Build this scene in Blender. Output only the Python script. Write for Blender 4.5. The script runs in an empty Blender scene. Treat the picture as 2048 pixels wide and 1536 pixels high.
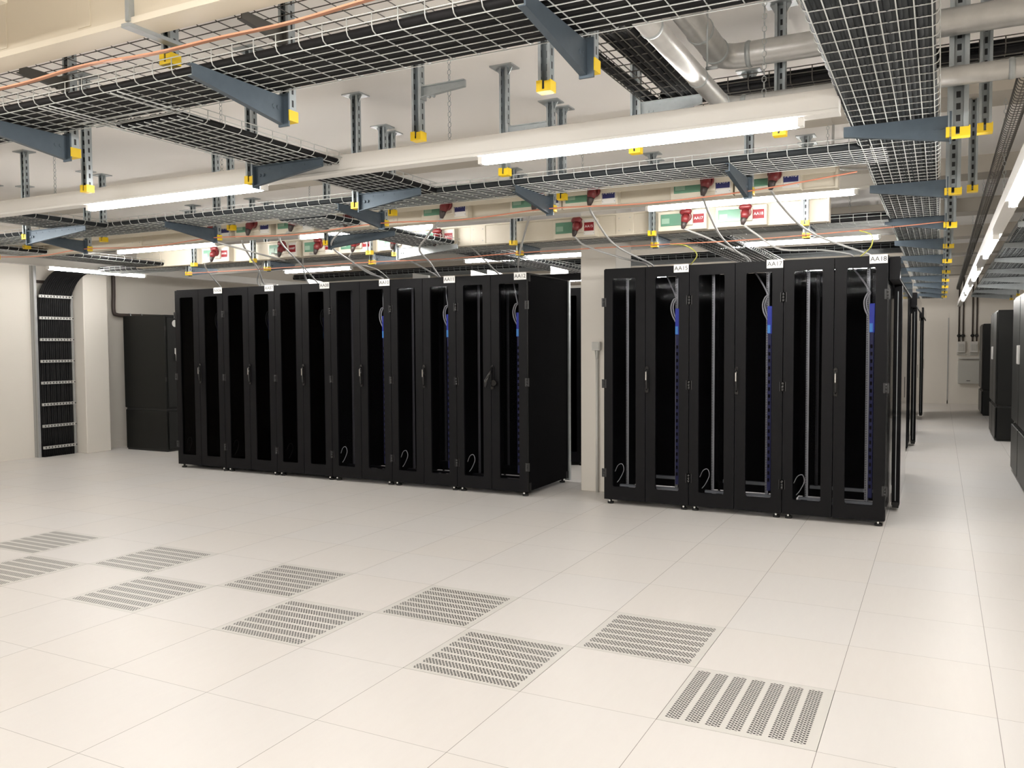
import bpy, math, random
from mathutils import Vector, Matrix
random.seed(7)
S = bpy.context.scene
COL = S.collection
ZC = 3.08            # ceiling height
FY = -4.1727         # a joint line of the raised floor
PI = math.pi

# ------------------------------------------------------------------ materials
class N:
    """small arithmetic wrapper over shader math nodes"""
    def __init__(s, nt, o): s.nt, s.o = nt, o
    def _op(s, op, *a):
        n = s.nt.nodes.new('ShaderNodeMath'); n.operation = op
        for i, x in enumerate((s,) + a):
            if isinstance(x, N): s.nt.links.new(x.o, n.inputs[i])
            else: n.inputs[i].default_value = x
        return N(s.nt, n.outputs[0])
    def __add__(s, b): return s._op('ADD', b)
    def __sub__(s, b): return s._op('SUBTRACT', b)
    def __mul__(s, b): return s._op('MULTIPLY', b)
    def __truediv__(s, b): return s._op('DIVIDE', b)
    def mod(s, b): return s._op('FLOORED_MODULO', b)
    def lt(s, b): return s._op('LESS_THAN', b)
    def gt(s, b): return s._op('GREATER_THAN', b)
    def abs(s): return s._op('ABSOLUTE')
    def floor(s): return s._op('FLOOR')
    def max(s, b): return s._op('MAXIMUM', b)
    def min(s, b): return s._op('MINIMUM', b)
    def sqrt(s): return s._op('SQRT')

MATS = {}
def mat(name, col, rough=.5, metal=0., noise=0., nscale=8., coat=0., bump=0., spec=.5):
    if name in MATS: return MATS[name]
    m = bpy.data.materials.new(name); m.use_nodes = True
    nt = m.node_tree; b = nt.nodes['Principled BSDF']
    b.inputs['Base Color'].default_value = (*col, 1)
    b.inputs['Roughness'].default_value = rough
    b.inputs['Metallic'].default_value = metal
    b.inputs['Specular IOR Level'].default_value = spec
    if coat: b.inputs['Coat Weight'].default_value = coat; b.inputs['Coat Roughness'].default_value = .08
    tc = nt.nodes.new('ShaderNodeTexCoord')
    nz = nt.nodes.new('ShaderNodeTexNoise'); nz.inputs['Scale'].default_value = nscale; nz.inputs['Detail'].default_value = 4
    nt.links.new(tc.outputs['Object'], nz.inputs['Vector'])
    if noise:
        r = nt.nodes.new('ShaderNodeMix'); r.data_type = 'RGBA'
        r.inputs[6].default_value = (*[max(0, c * (1 - noise)) for c in col], 1)
        r.inputs[7].default_value = (*[min(1, c * (1 + noise)) for c in col], 1)
        nt.links.new(nz.outputs['Fac'], r.inputs[0]); nt.links.new(r.outputs[2], b.inputs['Base Color'])
    if bump:
        bp = nt.nodes.new('ShaderNodeBump'); bp.inputs['Strength'].default_value = bump; bp.inputs['Distance'].default_value = .003
        nt.links.new(nz.outputs['Fac'], bp.inputs['Height']); nt.links.new(bp.outputs['Normal'], b.inputs['Normal'])
    MATS[name] = m
    return m

def xyz(nt, obj='Object'):
    tc = nt.nodes.new('ShaderNodeTexCoord'); sp = nt.nodes.new('ShaderNodeSeparateXYZ')
    nt.links.new(tc.outputs[obj], sp.inputs[0])
    return [N(nt, sp.outputs[i]) for i in range(3)], tc

def mixcol(nt, fac, a, b):
    r = nt.nodes.new('ShaderNodeMix'); r.data_type = 'RGBA'
    for i, c in ((6, a), (7, b)):
        if isinstance(c, tuple): r.inputs[i].default_value = (*c, 1)
        else: nt.links.new(c, r.inputs[i])
    nt.links.new(fac.o if isinstance(fac, N) else fac, r.inputs[0])
    return r.outputs[2]

def pattern_mat(name, col, hole, fn, rough=.45, metal=0., noise=.06, nscale=25):
    m = mat(name, col, rough, metal, noise, nscale)
    nt = m.node_tree; b = nt.nodes['Principled BSDF']
    (x, y, z), tc = xyz(nt)
    f = fn(nt, x, y, z)
    src = b.inputs['Base Color'].links[0].from_socket if b.inputs['Base Color'].links else tuple(col)
    nt.links.new(mixcol(nt, f, src, hole), b.inputs['Base Color'])
    return m

WALL = mat('wall_paint', (.745, .71, .65), .75, noise=.015, nscale=3, bump=.05)
CEIL = mat('ceiling_paint', (.90, .87, .835), .85, noise=.02, nscale=2)
CREAM = mat('cream_enamel', (.64, .575, .455), .5, noise=.02, nscale=4)
CREAM2 = mat('cream_edge_enamel', (.74, .68, .56), .45, noise=.02, nscale=4)
BUS = mat('busbar_cream', (.59, .545, .45), .45, noise=.02, nscale=6)
BEAM = mat('beam_paint', (.44, .405, .35), .8, noise=.02, nscale=3)
BLACK = mat('black_powder_coat', (.0042, .0042, .0052), .5, noise=.1, nscale=60, spec=.14)
MATTE = mat('matte_black_panel', (.0028, .0028, .0035), .85, noise=.05, spec=.05)
HINGE = mat('hinge_metal', (.022, .022, .023), .45, noise=.1)
GLOSSBLK = mat('black_gloss_paint', (.008, .008, .009), .05, noise=.08, nscale=3)
DARKIN = mat('dark_interior', (.004, .004, .0045), .7, noise=.05, spec=.1)
SIDEBLK = mat('rack_side_paint', (.006, .006, .007), .1, noise=.08, nscale=3, spec=.35)
ACBLK = mat('cooler_anthracite', (.005, .0056, .005), .45, noise=.06, nscale=40, spec=.3)
ACGLOSS = mat('cooler_gloss_door', (.017, .018, .017), .42, noise=.05, nscale=30, spec=.35)
ZINC = mat('galvanised_steel', (.40, .43, .44), .42, .55, noise=.12, nscale=30)
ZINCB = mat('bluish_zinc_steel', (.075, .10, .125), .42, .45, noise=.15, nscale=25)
WIRE = mat('tray_wire_zinc', (.56, .58, .57), .35, .35, noise=.05)
DWIRE = mat('dark_tray_wire', (.10, .095, .085), .5, .3, noise=.1)
YEL = mat('yellow_plastic', (.80, .55, .015), .4, noise=.03)
CABBLK = mat('black_cable_sheath', (.006, .006, .007), .6, noise=.25, nscale=40, spec=.25)
CABGRY = mat('slate_cable_sheath', (.020, .024, .027), .65, noise=.25, nscale=40, spec=.25)
GREY = mat('grey_cable', (.42, .42, .41), .5, noise=.05)
LOOPG = mat('grey_flex_cable', (.5, .51, .5), .45, noise=.05)
COPPER = mat('copper_strip', (.90, .47, .31), .4, .25, noise=.1, nscale=20)
EARTH = mat('copper_earth_wire', (.62, .24, .15), .45, .2, noise=.05)
YG = mat('yellow_green_earth_cable', (.55, .56, .10), .5, noise=.05)
WHITE = mat('white_enamel', (.78, .77, .74), .4, noise=.01)
CARD = mat('white_label_card', (.85, .85, .83), .5, noise=.01)
INK = mat('black_ink', (.012, .012, .012), .6, noise=.05)
WINK = mat('white_ink', (.85, .85, .85), .6, noise=.02)
REDL = mat('red_label', (.21, .003, .008), .55, noise=.05)
BLUL = mat('navy_label', (.02, .025, .13), .45, noise=.05)
REDP = mat('red_plug_plastic', (.14, .012, .014), .35, noise=.05)
DARKP = mat('dark_plug_plastic', (.035, .025, .023), .45, noise=.05)
GREEN = mat('green_breaker_window', (.115, .26, .18), .25, noise=.05)
GREENL = mat('pale_green_breaker', (.25, .39, .30), .4, noise=.05)
BLUE = mat('blue_anodised', (.03, .06, .52), .4, noise=.05)
NAVY = mat('navy_strip', (.008, .012, .085), .4, noise=.05)
LBLUE = mat('light_blue_plastic', (.10, .40, .95), .4, noise=.05)
DUCT = mat('spiral_duct_zinc', (.52, .52, .51), .36, .6, noise=.16, nscale=18)
GREYBOX = mat('grey_plastic_box', (.50, .50, .47), .5, noise=.02)
LGREY = mat('light_grey_plastic', (.66, .65, .62), .5, noise=.02)
RUBBER = mat('black_rubber', (.015, .015, .015), .7, noise=.05)
BROWNP = mat('dark_brown_conduit', (.05, .036, .03), .5, noise=.05)
CHROME = mat('chrome', (.7, .7, .7), .2, 1., noise=.03)

def slots(nt, x, y, z):
    a = z.mod(.05).lt(.027)
    b = x.abs().lt(.0055).max(y.abs().lt(.0055))
    return a * b
SLOT = pattern_mat('slotted_zinc_channel', (.36, .40, .42), (.03, .032, .034), slots, .42, .5)
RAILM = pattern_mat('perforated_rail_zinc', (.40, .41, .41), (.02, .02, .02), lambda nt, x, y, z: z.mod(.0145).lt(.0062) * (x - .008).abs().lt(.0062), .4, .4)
RAILD = pattern_mat('perforated_rail_dimmed', (.07, .07, .075), (.01, .01, .01), lambda nt, x, y, z: z.mod(.0145).lt(.0062) * (x - .008).abs().lt(.0062), .5, .2)  # dimmed copy: reflections and depth darken these rails through their colour
RUNG = pattern_mat('perforated_rung_zinc', (.62, .62, .60), (.08, .08, .08), lambda nt, x, y, z: y.mod(.045).lt(.018) * (z - .0).abs().lt(.011), .35, .5)

def holes(nt, x, y, z):
    u = x + .2765; v = y + .264
    band = u.mod(.0795)
    inb = band.lt(.0575) * u.gt(0) * u.lt(.5345) * v.gt(0) * v.lt(.53)
    c = band / .0115
    col = c.floor()
    du = (c - col - .5) * .0115
    w = v / .0182 + col.mod(2.) * .5
    dv = (w - w.floor() - .5) * .0182
    d = (du * du + dv * dv).sqrt()
    return d.lt(.0056) * inb
PERF = pattern_mat('perforated_tile_vinyl', (.66, .645, .61), (.018, .016, .013), holes, .4, 0, .02, 10)

def floor_mat():
    m = mat('vinyl_floor_tiles', (.70, .66, .61), .38)
    nt = m.node_tree; b = nt.nodes['Principled BSDF']
    (x, y, z), tc = xyz(nt)
    tx = x / .6; ty = (y - FY) / .6
    lx = ((tx + .5).mod(1.) - .5).abs() * .6
    ly = ((ty + .5).mod(1.) - .5).abs() * .6
    cv = nt.nodes.new('ShaderNodeCombineXYZ')
    nt.links.new(tx.floor().o, cv.inputs[0]); nt.links.new(ty.floor().o, cv.inputs[1])
    wn = nt.nodes.new('ShaderNodeTexWhiteNoise'); wn.noise_dimensions = '2D'
    nt.links.new(cv.outputs[0], wn.inputs[0])
    # every tile is laid with its own streak direction and tone
    mp = nt.nodes.new('ShaderNodeMapping'); mp.inputs['Scale'].default_value = (30, 5, 1); mp.inputs['Rotation'].default_value = (0, 0, .5)
    nt.links.new(tc.outputs['Object'], mp.inputs[0])
    nz = nt.nodes.new('ShaderNodeTexNoise'); nz.inputs['Scale'].default_value = 1.; nz.inputs['Detail'].default_value = 6; nz.inputs['Roughness'].default_value = .7
    nt.links.new(mp.outputs[0], nz.inputs[0])
    c1 = mixcol(nt, N(nt, wn.outputs[0]), (.715, .683, .65), (.71, .69, .672))
    c2 = mixcol(nt, (N(nt, nz.outputs[0]) - .35) * .75, c1, (.765, .745, .718))
    joint = lx.lt(.0013).max(ly.lt(.0011) * .8)
    nt.links.new(mixcol(nt, joint * .8, c2, (.12, .10, .085)), b.inputs['Base Color'])
    return m
FLOOR = floor_mat()

def glass_mat(name, tint, refl):
    m = bpy.data.materials.new(name); m.use_nodes = True
    nt = m.node_tree; nt.nodes.remove(nt.nodes['Principled BSDF'])
    out = nt.nodes['Material Output']
    t = nt.nodes.new('ShaderNodeBsdfTransparent'); t.inputs[0].default_value = (tint, tint, tint * 1.03, 1)
    g = nt.nodes.new('ShaderNodeBsdfGlossy'); g.inputs['Roughness'].default_value = .05
    tc = nt.nodes.new('ShaderNodeTexCoord'); nz = nt.nodes.new('ShaderNodeTexNoise'); nz.inputs['Scale'].default_value = 2.
    nt.links.new(tc.outputs['Object'], nz.inputs[0])
    gc = mixcol(nt, N(nt, nz.outputs[0]), (.55, .55, .55), (.65, .65, .65)); nt.links.new(gc, g.inputs[0])
    f = nt.nodes.new('ShaderNodeFresnel'); f.inputs[0].default_value = 1.35
    mx = nt.nodes.new('ShaderNodeMixShader')
    nt.links.new((N(nt, f.outputs[0]) * refl).o, mx.inputs[0]); nt.links.new(t.outputs[0], mx.inputs[1]); nt.links.new(g.outputs[0], mx.inputs[2])
    nt.links.new(mx.outputs[0], out.inputs[0])
    return m
GLASS = glass_mat('smoked_glass', .80, .07)
GLASSD = glass_mat('dimmed_smoked_glass', .32, .07)  # deeper tint stands in for reflections darkening the left rack windows

def light_mat():
    m = bpy.data.materials.new('lit_tube'); m.use_nodes = True
    nt = m.node_tree; nt.nodes.remove(nt.nodes['Principled BSDF'])
    e = nt.nodes.new('ShaderNodeEmission'); e.inputs[0].default_value = (1, .966, .922, 1); e.inputs[1].default_value = TUBE
    nt.links.new(e.outputs[0], nt.nodes['Material Output'].inputs[0])
    return m
TUBE = 91.
LIT = light_mat()

# ------------------------------------------------------------------ mesh building
class MB:
    def __init__(s): s.v = []; s.f = []; s.sm = []
    def face(s, idx, smooth=False): s.f.append(tuple(idx)); s.sm.append(smooth)
    def box(s, x0, x1, y0, y1, z0, z1):
        n = len(s.v)
        s.v += [(x0, y0, z0), (x1, y0, z0), (x1, y1, z0), (x0, y1, z0), (x0, y0, z1), (x1, y0, z1), (x1, y1, z1), (x0, y1, z1)]
        for q in ((0, 3, 2, 1), (4, 5, 6, 7), (0, 1, 5, 4), (1, 2, 6, 5), (2, 3, 7, 6), (3, 0, 4, 7)): s.face([n + i for i in q])
        return s
    def tube(s, pts, r, n=6, cap=True, flat=None):
        P = [Vector(p) for p in pts]; m = len(P)
        T = [((P[min(i + 1, m - 1)] - P[max(i - 1, 0)]).normalized()) for i in range(m)]
        u = T[0].orthogonal().normalized()
        if abs(T[0].z) < .99: u = Vector((0, 0, 1)).cross(T[0]).normalized()
        b0 = len(s.v)
        for i in range(m):
            u = (u - T[i] * u.dot(T[i])).normalized(); w = T[i].cross(u)
            rr = r[i] if isinstance(r, (list, tuple)) else r
            for k in range(n):
                a = 2 * PI * (k + .5) / n
                s.v.append(tuple(P[i] + (u * math.cos(a) + w * math.sin(a) * (flat or 1)) * rr))
        for i in range(m - 1):
            for k in range(n):
                k2 = (k + 1) % n
                s.face((b0 + i * n + k, b0 + i * n + k2, b0 + (i + 1) * n + k2, b0 + (i + 1) * n + k), n > 4)
        if cap:
            s.face([b0 + k for k in range(n)][::-1]); s.face([b0 + (m - 1) * n + k for k in range(n)])
        return s
    def prism(s, poly, a0, a1, axis='y'):
        """poly of 2D points swept from a0 to a1 along the axis; the 2D plane is (x,z), (y,z) or (x,y)"""
        n = len(s.v); k = len(poly)
        def P(p, a): return {'y': (p[0], a, p[1]), 'x': (a, p[0], p[1]), 'z': (p[0], p[1], a)}[axis]
        s.v += [P(p, a0) for p in poly] + [P(p, a1) for p in poly]
        s.face(range(n, n + k)); s.face(range(n + 2 * k - 1, n + k - 1, -1))
        for i in range(k):
            j = (i + 1) % k
            s.face((n + i, n + k + i, n + k + j, n + j))
        return s
    def ring(s, x0, x1, z0, z1, ix0, ix1, iz0, iz1, y0, y1, rad=.017, seg=4):
        inner, outer = [], []
        for cx, cz, ox, oz, a0 in ((ix1 - rad, iz1 - rad, x1, z1, 0), (ix0 + rad, iz1 - rad, x0, z1, 90), (ix0 + rad, iz0 + rad, x0, z0, 180), (ix1 - rad, iz0 + rad, x1, z0, 270)):
            for i in range(seg + 1):
                a = math.radians(a0 + 90 * i / seg)
                inner.append((cx + rad * math.cos(a), cz + rad * math.sin(a))); outer.append((ox, oz))
        L = len(inner); b = len(s.v)
        for y in (y0, y1):
            s.v += [(p[0], y, p[1]) for p in inner] + [(p[0], y, p[1]) for p in outer]
        for i in range(L):
            j = (i + 1) % L
            same = outer[i] == outer[j]
            for o, flip in ((0, 0), (2 * L, 1)):
                q = [b + o + i, b + o + j] + ([b + o + L + i] if same else [b + o + L + j, b + o + L + i])
                s.face(q[::-1] if flip else q)
            s.face((b + i, b + 2 * L + i, b + 2 * L + j, b + j))
            if not same: s.face((b + L + i, b + L + j, b + 3 * L + j, b + 3 * L + i))
        return s
    def build(s, name, m, parent=None, world=True, bevel=0.):
        off = Vector()
        if parent is not None and world:
            p = parent
            while p: off += p.location; p = p.parent
        me = bpy.data.meshes.new(name)
        me.from_pydata([tuple(Vector(v) - off) for v in s.v], [], s.f)
        me.polygons.foreach_set('use_smooth', s.sm)
        me.materials.append(m); me.update()
        o = bpy.data.objects.new(name, me); COL.objects.link(o)
        if parent is not None: o.parent = parent
        if bevel:
            md = o.modifiers.new('bevel', 'BEVEL'); md.width = bevel; md.segments = 2; md.limit_method = 'ANGLE'
        return o

def B(*a): return MB().box(*a)
def tag(o, label, cat, group=None, kind='thing'):
    o['label'] = label; o['category'] = cat; o['kind'] = kind
    if group: o['group'] = group
    return o
def thing(name, label, cat, loc, group=None):
    o = bpy.data.objects.new(name, None); o.empty_display_size = .1; COL.objects.link(o); o.location = loc
    return tag(o, label, cat, group)
def mesh_thing(mb, name, m, label, cat, loc=None, group=None, kind='thing', bevel=0):
    """a thing that is one mesh; the vertices are given in world coordinates"""
    if loc is None:
        xs = [Vector(v) for v in mb.v]
        lo = [min(v[i] for v in xs) for i in range(3)]; hi = [max(v[i] for v in xs) for i in range(3)]
        loc = ((lo[0] + hi[0]) / 2, (lo[1] + hi[1]) / 2, lo[2])
    loc = Vector(loc)
    mb.v = [tuple(Vector(v) - loc) for v in mb.v]
    o = mb.build(name, m, None, bevel=bevel); o.location = loc
    return tag(o, label, cat, group, kind)
def structure(name, mb, m, bevel=0, label=None, cat=None):
    o = mb.build(name, m, bevel=bevel); o['kind'] = 'structure'
    if label: o['label'] = label; o['category'] = cat
    return o
def text(name, body, size, m, parent, loc, align='CENTER', rot=(PI / 2, 0, 0)):
    c = bpy.data.curves.new(name, 'FONT'); c.body = body; c.size = size; c.align_x = align; c.align_y = 'CENTER'; c.extrude = .0004
    o = bpy.data.objects.new(name, c); COL.objects.link(o); c.materials.append(m)
    bpy.context.view_layer.update()
    me = bpy.data.meshes.new_from_object(o.evaluated_get(bpy.context.evaluated_depsgraph_get()))
    bpy.data.objects.remove(o); bpy.data.curves.remove(c)
    o = bpy.data.objects.new(name, me); COL.objects.link(o)
    o.location = loc; o.rotation_euler = rot
    if parent is not None: o.parent = parent
    return o
def copy_tree(o, parent=None):
    c = o.copy(); COL.objects.link(c); c.parent = parent
    for ch in list(o.children): copy_tree(ch, c)
    return c
def smooth_path(pts, n=6):
    P = [Vector(p) for p in pts]; P = [P[0] * 2 - P[1]] + P + [P[-1] * 2 - P[-2]]
    out = []
    for i in range(1, len(P) - 2):
        for k in range(n):
            t = k / n; a, b, c, d = P[i - 1:i + 3]
            out.append(.5 * ((2 * b) + (c - a) * t + (2 * a - 5 * b + 4 * c - d) * t * t + (3 * b - a - 3 * c + d) * t ** 3))
    out.append(P[-2]); return out
ORD = ['first', 'second', 'third', 'fourth', 'fifth', 'sixth', 'seventh', 'eighth', 'ninth', 'tenth', 'eleventh', 'twelfth']

# ------------------------------------------------------------------ camera
YAW, PITCH, ROLL = -.4714, -.0453, .0057
f = Vector((math.sin(YAW) * math.cos(PITCH), math.cos(YAW) * math.cos(PITCH), math.sin(PITCH)))
r = Vector((math.cos(YAW), -math.sin(YAW), 0)); d = f.cross(r)
r2 = r * math.cos(ROLL) + d * math.sin(ROLL); d2 = d * math.cos(ROLL) - r * math.sin(ROLL)
cam = bpy.data.cameras.new('camera'); co = bpy.data.objects.new('camera', cam); COL.objects.link(co)
R3 = Matrix((r2, -d2, -f)).transposed()
co.matrix_world = Matrix.Translation((.3765, -7.3229, 1.4742)) @ R3.to_4x4()
cam.sensor_fit = 'HORIZONTAL'; cam.sensor_width = 36; cam.lens = 1679.78 / 2048 * 36; cam.clip_start = .05
S.camera = co

# ------------------------------------------------------------------ room shell
PT = [(-.6, 0), (-1.2, 1), (-1.8, 0), (-2.4, 1), (-3.0, 0), (-3.6, 1), (-4.2, 0), (-4.8, 1), (-5.4, 0), (-6.0, 1)]
cells = {(round(x / .6), rr) for x, rr in PT}
mb = MB()
for i in range(-18, 5):
    for j in range(-14, 34):
        if (i, j) in cells: continue
        n = len(mb.v); x = i * .6; y = FY + j * .6
        mb.v += [(x, y, 0), (x + .6, y, 0), (x + .6, y + .6, 0), (x, y + .6, 0)]; mb.face((n, n + 1, n + 2, n + 3))
structure('floor', mb, FLOOR)
X0, X1, Y0, Y1 = -10.55, 2.45, -12.4, 15.9
structure('ceiling', B(X0 - .2, X1 + .2, Y0 - .2, Y1 + .2, ZC, ZC + .2), CEIL)
structure('wall_left', B(X0 - .2, X0, Y0, Y1, -.05, ZC), WALL)
structure('wall_right', B(X1, X1 + .2, Y0, Y1, -.05, ZC), WALL)
structure('wall_back', B(X0 - .2, X1 + .2, Y1, Y1 + .2, -.05, ZC), WALL)
structure('wall_front', B(X0 - .2, X1 + .2, Y0 - .2, Y0, -.05, ZC), WALL)
structure('baseboard_left', B(X0, X0 + .012, .82, 15.9, 0, .1), WALL)
structure('baseboard_back', B(X0, X1, Y1 - .012, Y1, 0, .08), WALL)
structure('shadow_gap_1', B(.535, .56, Y1 - .012, Y1, 0, 2.1), GREY)  # grey strip puts the shadow of the wall gap into colour
structure('pillar', B(X0, -10.26, .42, .80, 0, ZC), WALL, .008)
structure('pillar', B(-2.86, -2.485, .56, 1.02, 0, ZC), WALL, .008)
for k, (y, z) in enumerate(((-1.6, 2.945), (.95, 2.93), (3.3, 2.93), (5.7, 2.93), (8.05, 2.93), (10.4, 2.93), (12.8, 2.93))):
    m_ = MB().box(X0, X1, y, y + .36, z, ZC)
    x = X0 + .9
    while x < X1:                                   # joints of the cladding boards
        m_.box(x, x + .006, y - .003, y + .36, z - .002, ZC); x += 1.17
    o = structure('beam', m_, BEAM)

# ------------------------------------------------------------------ perforated floor tiles
proto = None
places = ['its slots running towards the racks, closest to the aisle', 'touching its corner behind the aisle end tile', 'third along the staggered rows',
          'fourth along the staggered rows', 'fifth along the staggered rows', 'sixth along the staggered rows', 'seventh along the staggered rows',
          'eighth along the staggered rows', 'ninth along the staggered rows', 'tenth and last of the staggered rows']
for k, ((x, rr), pl) in enumerate(zip(PT, places)):
    if proto is None:
        o = proto = B(-.2985, .2985, -.2985, .2985, -.03, .0005).build('perforated_floor_tile', PERF)
    else:
        o = proto.copy(); COL.objects.link(o); o.rotation_euler.z = PI / 2
    o.location = (x + .3, FY + .6 * rr + .3, 0)
    tag(o, ('perforated floor tile, ' + (pl if k == 0 else pl + ' from the aisle' if 'along' in pl else pl)), 'floor tile', 'perforated vent tiles in the raised floor')

# ------------------------------------------------------------------ server racks
RW, RD, RH = .8, 1.0, 2.18
def door(parent, x0, hinge_left, glass):
    x1 = x0 + .394
    ix0, ix1 = (x0 + .082, x1 - .088) if hinge_left else (x0 + .09, x1 - .088)
    dr = MB().ring(x0, x1, .045, 2.17, ix0, ix1, .165, 2.085, 0, .03).build('glass_door', BLACK, parent, False)
    B(ix0 - .012, ix1 + .012, .012, .018, .153, 2.097).build('pane', glass, dr, False)
    hx = x0 if hinge_left else x1
    for z in (.29, 1.12, 1.87):
        h = MB(); 
        for dz in (-.038, -.013, .013): h.tube([(hx, -.006, z + dz), (hx, -.006, z + dz + .022)], .008, 8)
        h.box(hx - .022, hx + .022, -.003, .002, z - .04, z + .04)
        h.build('hinge', HINGE, dr, False)
    return dr
def handle(parent, swung=False):
    x = .418
    b = MB().prism([(x - .014, 1.045), (x + .014, 1.045), (x + .016, 1.06), (x + .016, 1.27), (x + .008, 1.285), (x - .008, 1.285), (x - .016, 1.27), (x - .016, 1.06)], -.014, 0, 'y')
    h = b.build('handle', GLOSSBLK, parent, False, .003)
    if swung:
        MB().tube([(x, -.014, 1.26), (x - .01, -.05, 1.20), (x - .03, -.085, 1.13), (x - .035, -.09, 1.07)], [.012, .016, .02, .016], 8).build('lever', GLOSSBLK, h, False)
        MB().tube([(x + .03, -.02, 1.11), (x + .03, -.045, 1.11)], .03, 12).build('lock', GLOSSBLK, h, False)
    else:
        MB().tube([(x, -.014, 1.255), (x, -.026, 1.24), (x, -.03, 1.17), (x, -.022, 1.085), (x, -.014, 1.07)], [.008, .011, .012, .010, .006], 8).build('lever', GLOSSBLK, h, False)
        B(x - .004, x + .004, -.044, -.041, 1.16, 1.235).build('lever_insert', CHROME, h, False)
    return h
def make_rack(loc, label, code=None, bright=True, glass=GLASS, swung=False, seed=0, side=None):
    rnd = random.Random(seed)
    t = thing('server_rack', label, 'server rack', loc, 'server racks')
    fr = MB()
    for x in (.004, .756):
        for y in (.035, .94): fr.box(x, x + .04, y, y + .05, .045, 2.17)
    fr.box(.0, .8, .032, 1.0, 2.165, RH).box(.0, .8, .032, .08, 2.10, 2.165).box(.0, .8, .032, .08, .045, .13).box(0, .8, .94, 1.0, .045, .12)
    fr.build('cabinet_frame', BLACK, t, False)
    for x in (.001, .791): B(x, x + .008, .035, .995, .05, 2.163).build('side_panel', (side or SIDEBLK) if x > .5 else DARKIN, t, False, .002)
    B(.01, .79, .975, .995, .05, 2.16).build('rear_panel', DARKIN, t, False)
    d1 = door(t, .003, True, glass); d2 = door(t, .403, False, glass)
    handle(d2, swung)
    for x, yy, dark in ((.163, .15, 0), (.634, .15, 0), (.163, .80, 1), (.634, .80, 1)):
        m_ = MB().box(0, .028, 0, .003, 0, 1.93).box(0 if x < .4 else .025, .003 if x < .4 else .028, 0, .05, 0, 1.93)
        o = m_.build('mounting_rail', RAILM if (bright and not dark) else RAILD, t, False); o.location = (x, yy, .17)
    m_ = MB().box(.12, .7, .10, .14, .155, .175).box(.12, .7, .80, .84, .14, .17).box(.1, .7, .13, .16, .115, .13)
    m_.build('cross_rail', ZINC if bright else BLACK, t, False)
    ps = B(.668, .700, .040, .075, .22, 1.57).build('power_strip', NAVY, t, False, .003)
    B(.664, .704, .036, .078, 1.565, 1.80).build('input_unit', BLUE, ps, False, .003)
    B(.666, .690, .0335, .0365, 1.57, 1.64).build('end_display', LBLUE, ps, False)
    m_ = MB()
    for q in range(20): m_.box(.674, .690, .038, .0405, .30 + q * .06, .33 + q * .06)
    m_.build('outlets', DARKIN, ps, False)
    lp = MB()
    lp.tube(smooth_path([(.664, .05, 1.68), (.63, .05, 1.75), (.622, .05, 1.82), (.645, .05, 1.88), (.67, .06, 1.89)], 5), .006, 6)
    lp.tube(smooth_path([(.668, .06, 1.70), (.645, .06, 1.76), (.638, .06, 1.82), (.655, .06, 1.87), (.67, .06, 1.88)], 5), .006, 6)
    lp.tube(smooth_path([(.67, .06, 1.885), (.60, .15, 2.0), (.5, .3, 2.12), (.42, .35, 2.16)], 4), .007, 6)
    lp.build('power_cable', LOOPG, t, False)
    j = rnd.uniform(-.02, .02)
    MB().tube(smooth_path([(.09 + j, .05, .30), (.12 + j, .045, .36), (.16 + j, .045, .375), (.175 + j, .05, .32), (.14 + j, .05, .24), (.11 + j, .05, .2)], 5), .0035, 6).build('earth_lead', LOOPG, t, False)
    for x in (.05, .75):
        for y in (.05, .95):
            ft = MB().tube([(x, y, 0), (x, y, .018)], .03, 12).tube([(x, y, .018), (x, y, .05)], .012, 8).build('foot', RUBBER, t, False)
            if y < .5: MB().tube([(x, y - .036, .03), (x, y - .026, .03)], .008, 8).build('levelling_screw', CARD, ft, False)
    if code:
        lb = B(.662, .795, -.006, -.002, 2.115, 2.185).build('label_plate', CARD, t, False, .001)
        text('lettering', code, .052, INK, lb, (.7285, -.0066, 2.149))
    return t
codesL = ['AA06', 'AA07', 'AA08', 'AA10', 'AA11', 'AA12']
GX = -3.188
for k, c in enumerate(codesL):
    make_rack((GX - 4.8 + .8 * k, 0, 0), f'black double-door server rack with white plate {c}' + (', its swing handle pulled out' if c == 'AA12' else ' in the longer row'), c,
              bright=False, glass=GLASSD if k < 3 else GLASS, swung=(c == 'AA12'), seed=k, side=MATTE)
for k, (c, e) in enumerate(zip(['AA15', 'AA17', 'AA18'], [' beside the pillar', ' in the middle of the short row', ' at the aisle corner'])):
    make_rack((-2.4 + .8 * k, 0, 0), f'black double-door server rack with white plate {c}{e}', c, True, GLASS, False, 10 + k)
# light strip of the rear edge of the long row
mesh_thing(B(GX - .04, GX + .012, 1.0, 1.045, .02, 2.16), 'rear_edge_profile', ZINC, 'grey metal edge strip standing behind the end rack AA12', 'edge profile')
mesh_thing(MB().box(-8.0, -2.42, 1.05, 1.09, 2.175, 2.25), 'containment_header', BLACK, 'long black header beam behind the racks, passing behind the pillar', 'header beam')

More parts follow.
